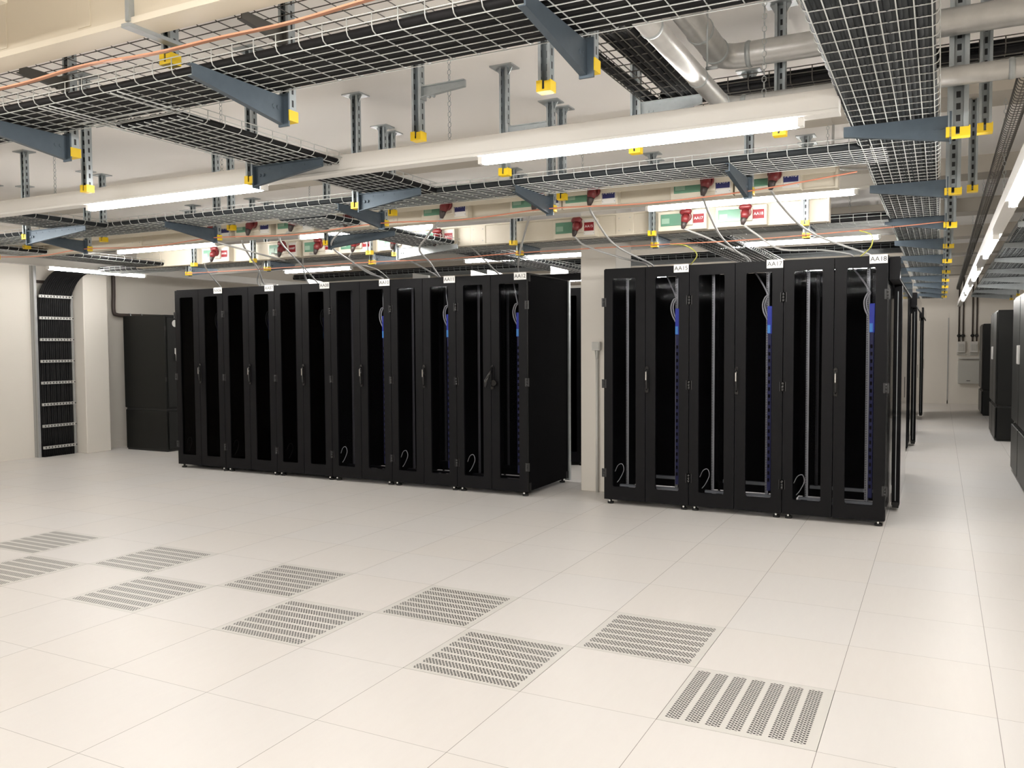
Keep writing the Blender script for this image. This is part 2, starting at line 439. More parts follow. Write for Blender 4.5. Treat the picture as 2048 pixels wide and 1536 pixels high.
# plain end racks of the rows further down the aisle
def plain_rack(loc, label, rot=0):
    t = thing('server_rack', label, 'server rack', loc, 'server racks')
    B(.004, .796, .035, .99, .045, RH).build('cabinet_body', BLACK, t, False, .003)
    B(.796, .803, .05, .975, .06, 2.15).build('side_panel', GLOSSBLK, t, False, .002)
    B(-.003, .004, .05, .975, .06, 2.15).build('side_panel', GLOSSBLK, t, False, .002)
    for x0, hl in ((.003, True), (.403, False)):
        dr = MB().ring(x0, x0 + .394, .045, 2.17, x0 + .085, x0 + .31, .165, 2.085, 0, .03).build('glass_door', BLACK, t, False)
        B(x0 + .075, x0 + .32, .012, .018, .155, 2.095).build('pane', GLASSD, dr, False)
    for x in (.05, .75):
        for y in (.05, .95): MB().tube([(x, y, 0), (x, y, .05)], .025, 10).build('foot', RUBBER, t, False)
    return t
for y, nm in ((2.2, 'second row'), (5.3, 'third row'), (7.5, 'fourth row'), (10.6, 'fifth row')):
    plain_rack((-.8, y, 0), f'black server rack ending the {nm} of racks along the aisle')
plain_rack((-4.3, 2.2, 0), 'black server rack seen through the dark gap beside the pillar')

# sliding containment doors at the aisle ends
def containment_door(y0, label):
    t = thing('aisle_containment', label, 'sliding door', (.045, y0 + .8, 0), 'sliding doors of the contained aisles')
    B(.006, .082, y0 + .06, y0 + 3.2, 1.985, 2.168).build('header_box', BLACK, t)
    B(.082, .088, y0 + .065, y0 + 3.195, 1.995, 2.16).build('fascia', GLOSSBLK, t)
    B(.012, .076, y0 + .76, y0 + .87, .05, 1.985).build('door_frame', BLACK, t, bevel=.004)
    B(.040, .046, y0 + .755, y0 + .762, .09, 1.93).build('seal_strip', ZINC, t)
    B(.05, .0725, y0 + .87, y0 + 2.25, .07, 1.985).build('door_panel', GLOSSBLK, t)
    B(.0725, .0745, y0 + 1.7, y0 + 1.74, .95, 1.15).build('pull_handle', BLACK, t)
    B(.018, .07, y0 + .745, y0 + .88, .03, .075).build('floor_guide', RUBBER, t)
    return t
containment_door(0, 'black sliding containment door with header box beside rack AA18')
containment_door(5.3, 'black sliding containment door with header box further down the aisle')
containment_door(10.6, 'black sliding containment door at the far end of the aisle')

# white wedge-shaped pieces seen over the racks
for k, (xa, xb, z0, z1) in enumerate(((-4.588, -4.385, 2.318, 2.372), (-4.365, -4.186, 2.319, 2.367), (-5.41, -5.184, 2.338, 2.374), (-7.057, -6.847, 2.331, 2.366), (-7.878, -7.6, 2.327, 2.354), (-3.553, -3.351, 2.316, 2.37))):
    m_ = MB().prism([(xa, z0 - .06), (xb, z0 - .06), (xb, z0), (xa, z1)], 1.36, 1.40, 'y')
    mesh_thing(m_, 'white_wedge', CARD, 'white wedge-shaped piece standing up behind ' + ['racks AA11 and AA12', 'the middle of rack AA12', 'rack AA10', 'rack AA08', 'rack AA07', 'rack AA12 beside the pillar'][k], 'roof flap', group='white wedges over the contained aisle')

# ------------------------------------------------------------------ coolers
def cooler(loc, wx, dy, H, split, label, face_x, gloss):
    """face_x: +1 doors on the +x side, -1 on the -x side; loc is the corner with smallest x and y"""
    t = thing('room_cooler', label, 'cooling unit', loc, 'room cooling units')
    x, y, _ = loc
    B(x, x + wx, y, y + dy, split + .012, H).build('upper_cabinet', ACBLK, t, bevel=.012)
    B(x + .006, x + wx - .006, y + .006, y + dy - .006, .02, split - .012).build('lower_cabinet', ACBLK, t, bevel=.012)
    B(x + .02, x + wx - .02, y + .02, y + dy - .02, 0, split + .03).build('plinth', RUBBER, t)
    fx0, fx1 = (x + wx - .002, x + wx + .016) if face_x > 0 else (x - .016, x + .002)
    h = dy / 2
    for i in range(2):
        d_ = B(fx0, fx1, y + .03 + i * h, y + h * (i + 1) - .03, split + .03, H - .03).build('door', gloss, t, bevel=.006)
        k_ = fx1 if face_x > 0 else fx0
        yy = y + h - .07 if i == 0 else y + h + .07
        hd = B(min(k_, k_ + face_x * .02), max(k_, k_ + face_x * .02), yy - .015, yy + .015, H - .75, H - .55).build('handle', LGREY, d_, bevel=.004)
        B(fx0, fx1, y + .03 + i * h, y + h * (i + 1) - .03, .04, split - .03).build('lower_door', gloss, t, bevel=.006)
    return t
t = cooler((-10.2, 1.0, 0), .86, 1.75, 1.94, .60, 'black cooling unit in the corner beside the wall pillar', 1, ACBLK)
MB().tube([(-9.33, 1.165, 1.82), (-9.322, 1.165, 1.82)], .05, 20).build('gauge', CARD, t)
B(-9.335, -9.315, 1.15, 1.20, 1.39, 1.47).build('latch', LGREY, t, bevel=.004)
MB().tube([(-9.32, 1.16, 1.40), (-9.30, 1.16, 1.38), (-9.30, 1.165, 1.29)], .012, 8).build('latch_lever', LGREY, t)
for yy, q in ((1.35, 1.72), (1.35, 1.0)): B(-9.36, -9.335, 1.0, 1.02, q, q + .06).build('hinge', RUBBER, t)
cooler((1.14, 2.1, 0), .9, 1.92, 2.0, .57, 'dark grey cooling unit along the aisle, cut by the picture edge', -1, ACGLOSS)
cooler((1.14, 7.22, 0), .9, 1.65, 1.97, .53, 'dark grey cooling unit standing between two others along the aisle', -1, ACGLOSS)
cooler((1.15, 12.2, 0), .9, 1.4, 1.87, .52, 'dark grey cooling unit beside the electrical boxes at the aisle end', -1, ACGLOSS)
pl = MB().tube(smooth_path([(-10.44, 1.05, 2.75), (-10.44, 1.045, 2.3), (-10.44, 1.04, 2.02), (-10.44, 1.10, 1.965), (-10.44, 1.3, 1.96), (-10.44, 1.9, 1.962)], 6), .028, 10)
t = thing('coolant_pipe', 'black insulated pipe coming down the wall to the corner cooling unit', 'pipe', (-10.44, 1.05, 1.96))
pl.build('pipe_run', BROWNP, t)
for y in (1.3, 1.5): MB().tube([(-10.44, y, 1.96), (-10.44, y + .015, 1.96)], .034, 10).build('clamp', ZINC, t)

# ------------------------------------------------------------------ far wall electrics
for x, lb in ((.83, 'grey isolator switch box above the cabinet, closer to the wall seam'), (1.105, 'grey isolator switch box above the cabinet, half behind the cooling unit')):
    t = thing('isolator_switch', lb, 'switch box', (x, 15.9, 1.22), 'isolator switches on the end wall')
    B(x - .085, x + .085, 15.8, 15.9, 1.25, 1.52).build('box_body', LGREY, t, bevel=.008)
    B(x - .06, x + .06, 15.785, 15.80, 1.30, 1.45).build('cover', GREYBOX, t, bevel=.006)
    B(x - .09, x + .09, 15.81, 15.9, 1.20, 1.22).build('lower_flange', GREYBOX, t)
t = thing('wall_cabinet', 'light grey electrical cabinet on the end wall under two switch boxes', 'electrical cabinet', (1.0, 15.9, .5))
B(.765, 1.25, 15.70, 15.9, .50, 1.06).build('cabinet_body', GREYBOX, t, bevel=.008)
B(.775, 1.24, 15.685, 15.70, .51, 1.05).build('door', GREYBOX, t, bevel=.005)
B(.95, 1.03, 15.68, 15.686, .565, .58).build('maker_plate', RUBBER, t)
B(.77, 1.25, 15.78, 15.9, 1.10, 1.13).build('cable_gland_bar', LGREY, t)
for k, x in enumerate((.775, .865, 1.065, 1.155)):
    t = thing('conduit', f'dark conduit down the end wall, {ORD[k]} of four counted from the wall seam', 'conduit', (x, 15.87, 1.5), 'conduits on the end wall')
    MB().tube([(x, 15.87, 1.52), (x, 15.87, ZC)], .018, 8).build('tube_run', BROWNP, t)
    MB().tube([(x, 15.87, 1.62), (x, 15.87, 1.66), (x, 15.87, 1.70)], [.022, .05, .022], 8).build('union_nut', RUBBER, t)
# socket and conduit on the pillar
t = thing('junction_box', 'small grey junction box with a conduit running down the pillar', 'junction box', (-2.675, .56, 0))
B(-2.722, -2.636, .505, .56, 1.425, 1.51).build('box_body', LGREY, t, bevel=.006)
B(-2.714, -2.644, .50, .506, 1.433, 1.502).build('cover', GREYBOX, t, bevel=.003)
MB().tube([(-2.675, .535, 1.425), (-2.675, .535, 1.37), (-2.675, .535, 1.33)], [.022, .016, .012], 10).build('cable_gland', GREYBOX, t)
MB().tube([(-2.675, .535, 0), (-2.675, .535, 1.34)], .014, 10).build('conduit_tube', LGREY, t)

# ------------------------------------------------------------------ cable ladder on the wall
t = thing('cable_ladder', 'galvanised cable ladder fixed upright on the cream wall', 'cable ladder', (-10.5, .12, 0))
for y in (-.14, .385): MB().box(-10.55, -10.46, y - .018, y + .018, 0, 2.62).build('side_rail', RAILM, t)
B(-10.52, -10.50, -.12, .37, 2.36, 2.40).build('cross_bar', BROWNP, t)
for k in range(8):
    z = .13 + .293 * k
    o = MB().box(-.012, .012, -.245, .245, -.018, .018).build('rung', RUNG, t, False); o.location = (.085, .005, z)
m_ = MB()
for k in range(15):
    y = -.09 + .03 * k
    q = random.uniform(-.006, .006)
    for rr, off in ((.0165, 0), (.0155, .026)):
        y2 = y + off * .4
        m_.tube(smooth_path([(-10.475 + off, y2, 0), (-10.475 + off, y2 + q, .9), (-10.475 + off, y2, 1.8), (-10.46 + off, y2 + .0, 2.16), (-10.36 + off * .5, y2 + .05, 2.40), (-10.16, y2 + .08, 2.52), (-9.8, y2 + .08, 2.55), (-9.4, y2 + .08, 2.55)], 3), rr, 6)
mesh_thing(m_, 'cable_bundle', CABBLK, 'thick flat bundle of black cables curving off the wall ladder', 'cable bundle', kind='stuff')

# ------------------------------------------------------------------ cable trays
def tray(name_label, axis, s0, s1, t0, t1, z, h=.055, m=WIRE, r=.0022, pitch=.1, lo=.05, walls=(1, 1), cat='cable tray', rails=True):
    mb = MB()
    P = (lambda s, t, zz: (s, t, zz)) if axis == 'x' else (lambda s, t, zz: (t, s, zz))
    s = s0 + pitch * .5
    while s < s1:
        pts = []
        if walls[0]: pts += [P(s, t0, z + h), P(s, t0, z + .02), P(s, t0 + .006, z + .007)]
        pts += [P(s, t0 + .02, z), P(s, t1 - .02, z)]
        if walls[1]: pts += [P(s, t1 - .006, z + .007), P(s, t1, z + .02), P(s, t1, z + h)]
        mb.tube(pts, r, 5); s += pitch
    n = max(2, round((t1 - t0 - .04) / lo))
    for k in range(n + 1):
        t = t0 + .02 + (t1 - t0 - .04) * k / n
        mb.tube([P(s0, t, z - r * 1.7), P(s1, t, z - r * 1.7)], r, 5)
    for side, on in ((t0, walls[0]), (t1, walls[1])):
        if on and rails:
            for zz in (z + h, z + h * .55): mb.tube([P(s0, side, zz), P(s1, side, zz)], r, 5)
    return mesh_thing(mb, 'cable_tray', m, name_label, cat, group='wire basket cable trays')
def bundle(label, axis, s0, s1, t0, t1, z, m, rc=.017, layers=1, amp=.005, fill=1.3, bend=None, rows=None):
    mb = MB(); rnd = random.Random(hash((round(s0, 2), round(t0, 2))) & 255)
    P = (lambda s, t, zz: (s, t, zz)) if axis == 'x' else (lambda s, t, zz: (t, s, zz))
    n = int((t1 - t0) / (2 * rc) * fill)
    ns = max(4, int((s1 - s0) / .45))
    for L in range(layers):
        for k in range(n - L):
            t = t0 + rc + (t1 - t0 - 2 * rc) * (k + .5 * L) / max(1, n - 1)
            ph = rnd.uniform(0, 6.28); w = rnd.uniform(.7, 1.5)
            pts = []
            for i in range(ns + 1):
                s = s0 + (s1 - s0) * i / ns
                pts.append(P(s, t + amp * math.sin(w * s * 2 + ph), z + rc + .003 + L * rc * 1.6 + abs(amp) * .4 * math.sin(s * 2.3 + ph * 2)))
            mb.tube(pts, rc * rnd.uniform(1.15, 1.35), 6)
    return mesh_thing(mb, 'cable_bundle', m, label, 'cable bundle', kind='stuff', group='cables lying in the trays')

tray('long wire basket tray crossing in front of the lamps, full of black cables', 'x', -6.6, .38, -5.10, -4.745, 2.474, h=.062)
bundle('black cables filling the front cross tray', 'x', -6.6, .36, -5.085, -4.76, 2.474, CABBLK, rc=.0125)
tray('wide wire basket tray along the aisle above rack AA18', 'y', -5.1, 13.3, -.01, .36, 2.462)
bundle('slate cables lying in the aisle tray', 'y', -5.1, 13.2, .0, .35, 2.462, CABGRY, rc=.0125, amp=.003, fill=1.5)
tray('short basket tray branching from the front cross tray towards the racks', 'y', -4.76, -2.72, -2.93, -2.49, 2.455)
bundle('black cables in the branch tray leaving the front cross tray', 'y', -4.74, -2.70, -2.91, -2.51, 2.455, CABBLK, rc=.0125)
tray('long wire basket tray under the lamp rail, lined with slate cables', 'x', -10.0, .12, -2.73, -2.34, 2.455)
bundle('slate cables lying in the tray under the lamp rail', 'x', -10.0, .0, -2.715, -2.36, 2.455, CABGRY)
tray('basket tray running over racks AA10 and AA11 from the lamp tray', 'y', -2.36, 4.0, -4.17, -3.72, 2.44)
bundle('slate cables in the tray over racks AA10 and AA11', 'y', -2.36, 4.0, -4.15, -3.74, 2.44, CABGRY)
tray('basket tray joining the lamp tray from the left edge side', 'y', -7.0, -2.74, -6.02, -5.58, 2.44)
bundle('dark cables in the tray joining beside the left edge', 'y', -7.0, -2.74, -6.0, -5.6, 2.44, CABGRY)
tray('basket tray heading for the wall ladder behind the lamp tray', 'y', -2.36, -.12, -8.18, -7.72, 2.44)
bundle('dark cables in the tray heading for the wall ladder', 'y', -2.36, -.1, -8.16, -7.74, 2.44, CABBLK)
tray('long basket tray directly over the fronts of the racks', 'x', -9.5, 0, -.16, .22, 2.44)
bundle('black cables in the tray over the rack fronts', 'x', -9.5, 0, -.145, .205, 2.44, CABBLK, layers=2)
tray('upper basket tray with bare hooks beside the copper strip', 'x', -6.4, 1.2, -4.9, -4.5, 2.742, m=DWIRE, lo=.08, pitch=.1, walls=(1, 0), h=.05, rails=False)
tray('dark wire tray of loose black cables dropping back beside the silver pipes', 'y', -4.6, -2.86, -1.04, -.735, 2.74, h=.09, m=DWIRE, r=.0028)
bundle('loose black cables in the dark tray beside the silver pipes', 'y', -4.6, -2.9, -.90, -.745, 2.74, CABBLK, rc=.012, layers=3, amp=.012)
bundle('few black cables along the outer edge of the dark tray', 'y', -4.6, -2.9, -1.03, -.965, 2.74, CABBLK, rc=.012, amp=.012)
tray('dark wire tray crossing behind the silver pipes and over the aisle', 'x', -1.04, 2.4, -3.03, -2.86, 2.74, h=.07, m=DWIRE, r=.0028)
bundle('black cables in the dark tray crossing over the aisle', 'x', -.95, 2.4, -3.015, -2.875, 2.74, CABBLK, rc=.012, layers=3, amp=.01)
tray('basket tray going back over racks AA15 and AA17', 'y', .22, 4.0, -1.78, -1.32, 2.44)
bundle('black cables in the tray over racks AA15 and AA17', 'y', .22, 4.0, -1.76, -1.34, 2.44, CABBLK)
tray('narrow wire tray hanging beside the aisle lamps', 'y', -5.5, 13.0, .665, .735, 2.62, h=.05, lo=.035, m=DWIRE, pitch=.05)
tray('broad basket tray above the row of aisle cooling units', 'y', -2.0, 12.6, .95, 1.55, 2.45, m=ZINC)
bundle('grey cables lying in the broad tray above the cooling units', 'y', -2.0, 12.6, .97, 1.53, 2.45, CABGRY, rc=.02)
tray('added basket tray imitating the shaded strip over the rack tops', 'x', -9.0, 0, 3.25, 3.85, 2.57, m=ZINC)  # tray and cables added as a dark strip for the shaded background
bundle('dark cables in the added tray, imitating shade over the rack tops', 'x', -9.0, 0, 3.27, 3.83, 2.57, CABBLK, rc=.02, layers=2)
# splice of the branch tray under the front cross tray
m_ = MB()
for x in (-2.95, -2.915, -2.88, -2.51, -2.47): m_.tube([(x, -5.08, 2.464), (x, -4.62, 2.464)], .0032, 5)
for y in (-4.84, -4.80, -4.76): m_.tube([(-3.02, y, 2.466), (-2.45, y, 2.466)], .0028, 5)
mesh_thing(m_, 'tray_splice', WIRE, 'wire splice joining the branch tray under the front cross tray', 'tray splice')

# ------------------------------------------------------------------ hanging posts
_mesh = {}
def cached(key, fn):
    if key not in _mesh: _mesh[key] = fn()
    return _mesh[key]
def arm_mesh(L, hr=.105, ht=.04):
    if L < .3: hr, ht = .05, .03
    m_ = MB()
    m_.prism([(.0, 0), (L, 0), (L, -ht), (.0, -hr)], -.003, .003, 'y')
    m_.box(.0, L, -.022, .003, -.004, 0)
    m_.prism([(.0, -hr), (L, -ht), (L, -ht - .004), (.0, -hr - .004)], -.022, .003, 'y')
    m_.box(-.004, .004, -.026, .026, -hr - .012, .012)
    for x in (.035, .06): m_.tube([(x, -.012, -.05), (x, .006, -.05)], .009, 6)
    x = .1
    while x < L - .04: m_.tube([(x, -.0035, -.02), (x + .001, -.0025, -.02)], .004, 6); x += .08
    return m_
def post(x, y, zb, label, arms=(), group='hanging support posts', top=ZC, turn=0., m=SLOT, wide=1.):
    """arms: (direction, length, z of the top, material)"""
    t = thing('support_post', label, 'support post', (x, y, top), group)
    L = top - zb
    def ch():
        q = MB().box(-.025, .025, .016, .02, -L, 0).box(-.025, -.021, -.02, .016, -L, 0).box(.021, .025, -.02, .016, -L, 0)
        q.box(-.021, -.013, -.02, -.017, -L, 0).box(.013, .021, -.02, -.017, -L, 0)
        return q.build('channel', m, t, False).data
    key = ('ch', round(L, 3), m.name)
    first = key not in _mesh
    me = cached(key, ch)
    if not first:
        o = bpy.data.objects.new('channel', me); COL.objects.link(o); o.parent = t
    c = [q for q in t.children][-1]; c.rotation_euler.z = turn; c.scale.x = wide
    def put(key, nm, fn, mm, loc, rz=0):
        first = key not in _mesh
        if first:
            o = fn().build(nm, mm, t, False); _mesh[key] = o.data
        else:
            o = bpy.data.objects.new(nm, _mesh[key]); COL.objects.link(o); o.parent = t
        o.location = loc; o.rotation_euler.z = rz
        return o
    put('plate', 'base_plate', lambda: MB().box(-.07, .07, -.055, .055, -.008, 0).prism([(-.05, -.008), (-.027, -.008), (-.027, -.05)], -.003, .003).prism([(.05, -.008), (.027, -.008), (.027, -.05)], -.003, .003), ZINC, (0, 0, 0))
    put('cap', 'end_cap', lambda: MB().box(-.030, .030, -.026, .026, -.008, 0).box(-.030, .030, .022, .026, 0, .034).box(-.030, -.026, -.026, .022, 0, .034).box(.026, .030, -.026, .022, 0, .034).box(-.026, -.006, -.026, -.022, 0, .034).box(.004, .026, -.026, -.022, 0, .030), YEL, (0, 0, -L - .004), turn).scale.x = wide
    for dr, ln, z, mm in arms:
        rz = {'-y': -PI / 2, '+y': PI / 2, '+x': 0, '-x': PI}[dr]
        dx, dy = {'-y': (0, -.024), '+y': (0, .024), '+x': (.029, 0), '-x': (-.029, 0)}[dr]
        put(('arm', ln, mm.name), 'cantilever_arm', lambda: arm_mesh(ln), mm, (dx, dy, z - top), rz)
    return t
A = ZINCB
for k, x in enumerate((-.672, -1.965, -3.29, -4.6)):
    post(x, -4.69, 2.385, f'slotted post with two arms holding the front cross tray, {ORD[k]} from the aisle', [('-y', .46, 2.468, A), ('-y', .22, 2.735, DWIRE)], 'posts of the front cross tray')
AP = [(-.985, -4.35, 2.455, [('+x', .16, 2.70, ZINC)], 'slotted post ending in a lone yellow cap beside the loose dark cable tray'),
      (-1.915, -3.82, 2.49, [('+x', .24, 2.735, ZINC)], 'slotted post with an empty side arm in front of the long lamp rail'),
      (-2.965, -3.86, 2.37, [('+x', .46, 2.449, A)], 'slotted post whose side arm carries the branch tray in front of the lamp rail'),
      (-4.15, -3.98, 2.41, [], 'slotted post without arms beside the start of the branch tray'),
      (-2.975, -2.925, 2.37, [('+x', .46, 2.449, A)], 'slotted post whose side arm carries the branch tray behind the lamp rail'),
      (-1.885, -2.96, 2.47, [('+x', .24, 2.735, ZINC)], 'slotted post with an empty side arm behind the long lamp rail'),
      (-1.06, -3.06, 2.488, [('+x', .32, 2.733, ZINC)], 'slotted post whose side arm carries the dark tray beside the silver pipes'),
      (-.315, -3.16, 2.47, [], 'slotted post behind the lit tube of the long lamp rail close to the aisle'),
      (-6.3, -2.955, 2.38, [('+x', .7, 2.432, A)], 'slotted post whose side arm carries the tray coming in at the picture edge'),
      (-2.28, -4.99, 2.57, [], 'short slotted post with a yellow cap holding the copper strip')]
for x, y, zb, arms, lb in AP: post(x, y, zb, lb, arms, 'posts between the trays')
for k, x in enumerate((-.648, -1.93, -3.28, -4.95, -6.56, -7.93)):
    post(x, -2.21, 2.37, f'slotted post with a long arm under the lamp rail tray, {ORD[k]} from the aisle', [('-y', .5, 2.449, A)], 'posts of the lamp rail tray')
for k, x in enumerate((-1.93, -3.33, -4.97, -6.58, -7.72)):
    post(x, -2.03, 2.475, f'slotted post without arm holding the rear busbar, {ORD[k]} from the aisle', [], 'posts of the rear busbar')
post(-4.385, -1.5, 2.37, 'slotted post whose arm carries the tray over racks AA10 and AA11, before the lamp', [('+x', .68, 2.434, A)], 'posts between the trays', top=2.945)
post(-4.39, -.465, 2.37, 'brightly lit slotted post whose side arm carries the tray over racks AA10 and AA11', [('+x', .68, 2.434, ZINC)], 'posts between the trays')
for k, x in enumerate((-.595, -1.853, -3.167, -4.87, -6.30, -7.52)):
    post(x, -.195, 2.338, f'slotted post of the tray over the rack fronts, {ORD[k]} from the aisle', [('+y', .42, 2.434, A)], 'posts of the tray over the racks')
for k, x in enumerate((-.572, -1.80, -3.11, -4.72, -6.27, -7.16)):
    post(x, -.44, 2.405, f'slotted post standing before the front busbar, {ORD[k]} from the aisle', [], 'posts of the front busbar')
y = -3.20
for k in range(10):
    post(.43, y, 2.37, f'slotted post with a wide arm under the aisle tray, {ORD[k]} along the aisle', [('-x', .43, 2.455, A)], 'posts of the aisle tray', wide=1.55)
    y += 1.58
for k, yy in enumerate((-3.08, -1.48)):
    post(.535, yy, 2.40, f'slotted post hanging just behind the {ORD[k]} post of the aisle tray', [], 'posts beside the aisle tray')
y = .5
for k in range(8):
    post(1.6, y, 2.33, f'slotted post with a wide arm under the broad cooling unit tray, {ORD[k]} along the aisle', [('-x', .66, 2.443, ZINC)], 'posts of the tray above the cooling units')
    y += 1.62

# ------------------------------------------------------------------ lamp rails
def lamp(label, axis, s0, s1, t, zt, lit, chains=(), w=.072, h=.085, blanks=True, group='linear lamp rails'):
    """zt: centre height of the tubes"""
    P = (lambda s, q, z: (s, q, z)) if axis == 'x' else (lambda s, q, z: (q, s, z))
    zb = zt + .02
    t_ = thing('lamp_rail', label, 'lamp', P((s0 + s1) / 2, t, zb), group)
    def bx(a, b, q0, q1, z0, z1):
        p, q = P(a, q0, z0), P(b, q1, z1)
        return B(min(p[0], q[0]), max(p[0], q[0]), min(p[1], q[1]), max(p[1], q[1]), z0, z1)
    bx(s0, s1, t - w / 2, t + w / 2, zb + .012, zb + .012 + h).build('rail_housing', WHITE, t_, bevel=.004)
    bx(s0, s1, t - w / 2 - .006, t + w / 2 + .006, zb, zb + .013).build('lower_lip', WHITE, t_)
    for a, b in lit:
        MB().tube([P(a, t, zt), P(a + .02, t, zt), P(b - .02, t, zt), P(b, t, zt)], [.013, .019, .019, .013], 12).build('light_tube', LIT, t_)
        for e in (a, b): bx(e - .012, e + .012, t - .02, t + .02, zt - .015, zb).build('tube_holder', WHITE, t_)
    for s in chains:
        c = MB(); z = zb + h + .012; k = 0
        while z < ZC - .005:
            a = .008
            q = [(a, 0), (a, .014), (0, .022), (-a, .014), (-a, 0), (0, -.008), (a, 0)]
            x, y, _ = P(s, t, 0)
            c.tube([(x + (u if k % 2 else 0), y + (0 if k % 2 else u), z + v) for u, v in q], .0018, 4, False)
            z += .026; k += 1
        c.build('chain', ZINC, t_)
    return t_
lamp('long white lamp rail in front with two lit tubes', 'x', -8.0, 0.0, -3.65, 2.385, [(-1.655, -.15), (-4.58, -3.075), (-7.5, -6.0)], (-.30, -1.84, -4.92, -3.4))
lamp('white lamp rail with an earth wire along its face between the busbars', 'x', -8.6, .0, -1.0, 2.525, [(-1.66, -.16), (-5.12, -3.6), (-7.7, -6.22)], (-.35, -2.2, -5.0))
lamp('white lamp rail behind the tray over the rack fronts', 'x', -8.6, .0, 1.2, 2.46, [(-1.64, -.14), (-4.57, -3.07), (-7.3, -6.22)], (-.4, -2.2))
lamp('white lamp rail running beside the far wall ladder', 'y', -1.9, 5.9, -9.2, 2.44, [(-.81, .57)], (-.9, 1.6))
lamp('lamp rail running down the aisle beside the cooling units', 'y', -11.5, 12.0, .705, 2.2, [(-3.65, -2.17), (-.66, .84), (2.2, 3.7), (4.95, 6.5), (7.2, 8.75), (-6.6, -5.1), (-9.5, -8.0)], (-1.4, 1.5, 4.3), w=.06)
for k, y in enumerate((-6.3, -9.0)):  # unseen rails added to raise the general light level
    lamp('added unseen lamp rail over the open floor ' + ['beside the camera', 'behind the camera'][k], 'x', -9.6, .2, y, 2.45, [(-1.65, -.15), (-4.57, -3.07), (-7.5, -6.0)], (-.4, -2.2))
for k, y in enumerate((4.3, 6.9, 9.5, 12.2)):  # out of view, added to brighten the rear rows and aisle end
    lamp('added unseen lamp rail over the rear rows of racks, ' + ORD[k] + ' behind the fronts', 'x', -6.0, 0, y, 2.45, [(-1.65, -.15), (-4.57, -3.07)], (-.4, -2.2))

# ------------------------------------------------------------------ busbars and tap-off boxes
def busbar(y, z0, z1, x0, x1, label):
    t = thing('busbar', label, 'busbar', ((x0 + x1) / 2, y, z0), 'cream busbars')
    B(x0, x1, y, y + .09, z0, z1).build('busbar_casing', BUS, t, bevel=.004)
    B(x0, x1, y - .008, y + .098, z1, z1 + .014).build('top_flange', BUS, t)
    B(x0, x1, y - .008, y + .098, z0 - .01, z0).build('bottom_flange', BUS, t)
    x = x0 + .25
    while x < x1 - .3:
        j = B(x, x + .16, y - .006, y + .096, z0 - .002, z1 + .002).build('joint_cover', BUS, t, bevel=.003)
        m_ = MB()
        for dx in (.03, .13):
            for z in (z0 + .03, z1 - .03): m_.tube([(x + dx, y - .009, z), (x + dx, y - .005, z)], .005, 6)
        m_.build('cover_screws', ZINC, j)
        x += 1.45
    end_ = B(x1 - .012, x1 + .004, y - .01, y + .1, z0 - .012, z1 + .016).build('end_plate', BUS, t)
    return t
busbar(-.36, 2.437, 2.603, -8.2, -.41, 'cream busbar in front of the tray over the rack fronts')
bb = busbar(-1.80, 2.44, 2.61, -8.2, -.2, 'cream busbar behind the lamp rail tray, feeding the navy plates')
B(-8.2, -.2, -1.905, -1.80, 2.602, 2.612).build('cover_plate', BUS, bb)
B(-8.2, -.2, -1.905, -1.897, 2.508, 2.602).build('cover_lip', BUS, bb)
def tapoff(xl, yb, code, red):
    """xl: centre of the coloured plate"""
    x0, x1 = xl - .345, xl + .062; z0, z1 = 2.425, 2.588; y0 = yb - .075
    nm = 'red' if red else 'navy'
    t = thing('tap_off_box', f'cream tap-off box with {nm} plate {code} on the ' + ('front' if red else 'rear') + ' busbar', 'tap-off box', (xl - .14, yb, z0), f'tap-off boxes with {nm} plates')
    B(x0, x1, y0, yb, z0, z1).build('box_body', BUS, t, bevel=.006)
    g = B(x0 + .025, x0 + .205, y0 - .005, y0, z0 + .04, z1 - .025).build('breaker_window', GREEN, t, bevel=.003)
    B(x0 + .035, x0 + .10, y0 - .008, y0 - .005, z0 + .06, z1 - .06).build('breaker', GREENL, g)
    s_ = B(x0 + .215, x0 + .30, y0 - .03, y0, z0 + .035, z1 - .03).build('socket', BUS, t, bevel=.006)
    pl = B(xl - .05, xl + .05, y0 - .004, y0, z0 + .015, z1 - .015).build('plate', LGREY, t)
    lb = B(xl - .044, xl + .044, y0 - .007, y0 - .004, z0 + .05, z1 - .04).build('colour_label', REDL if red else BLUL, t)
    text('lettering', code, .032, WINK, lb, (0, 0, 0)).location = Vector((xl, y0 - .0076, z0 + .088)) - t.location
    m_ = MB()
    for dx in (-.043, .043):
        for z in (z0 + .03, z1 - .03): m_.tube([(xl + dx, y0 - .006, z), (xl + dx, y0 - .003, z)], .004, 6)
    m_.build('screws', ZINC, t)
    # plug and its cable: a separate thing
    return (xl - .09, y0 - .03, (z0 + z1) / 2)
REDX = {'AA06': -6.694, 'AA07': -5.721, 'AA08': -5.236, 'AA10': -4.762, 'AA11': -4.285, 'AA12': -3.80, 'AA15': -2.37, 'AA17': -1.406, 'AA18': -.926}
BLUX = {'AA06': -5.2, 'AA07': -4.748, 'AA08': -4.28, 'AA10': -3.72, 'AA11': -2.825, 'AA12': -2.07, 'AA15': -1.652, 'AA17': -.878, 'AA18': -.46}
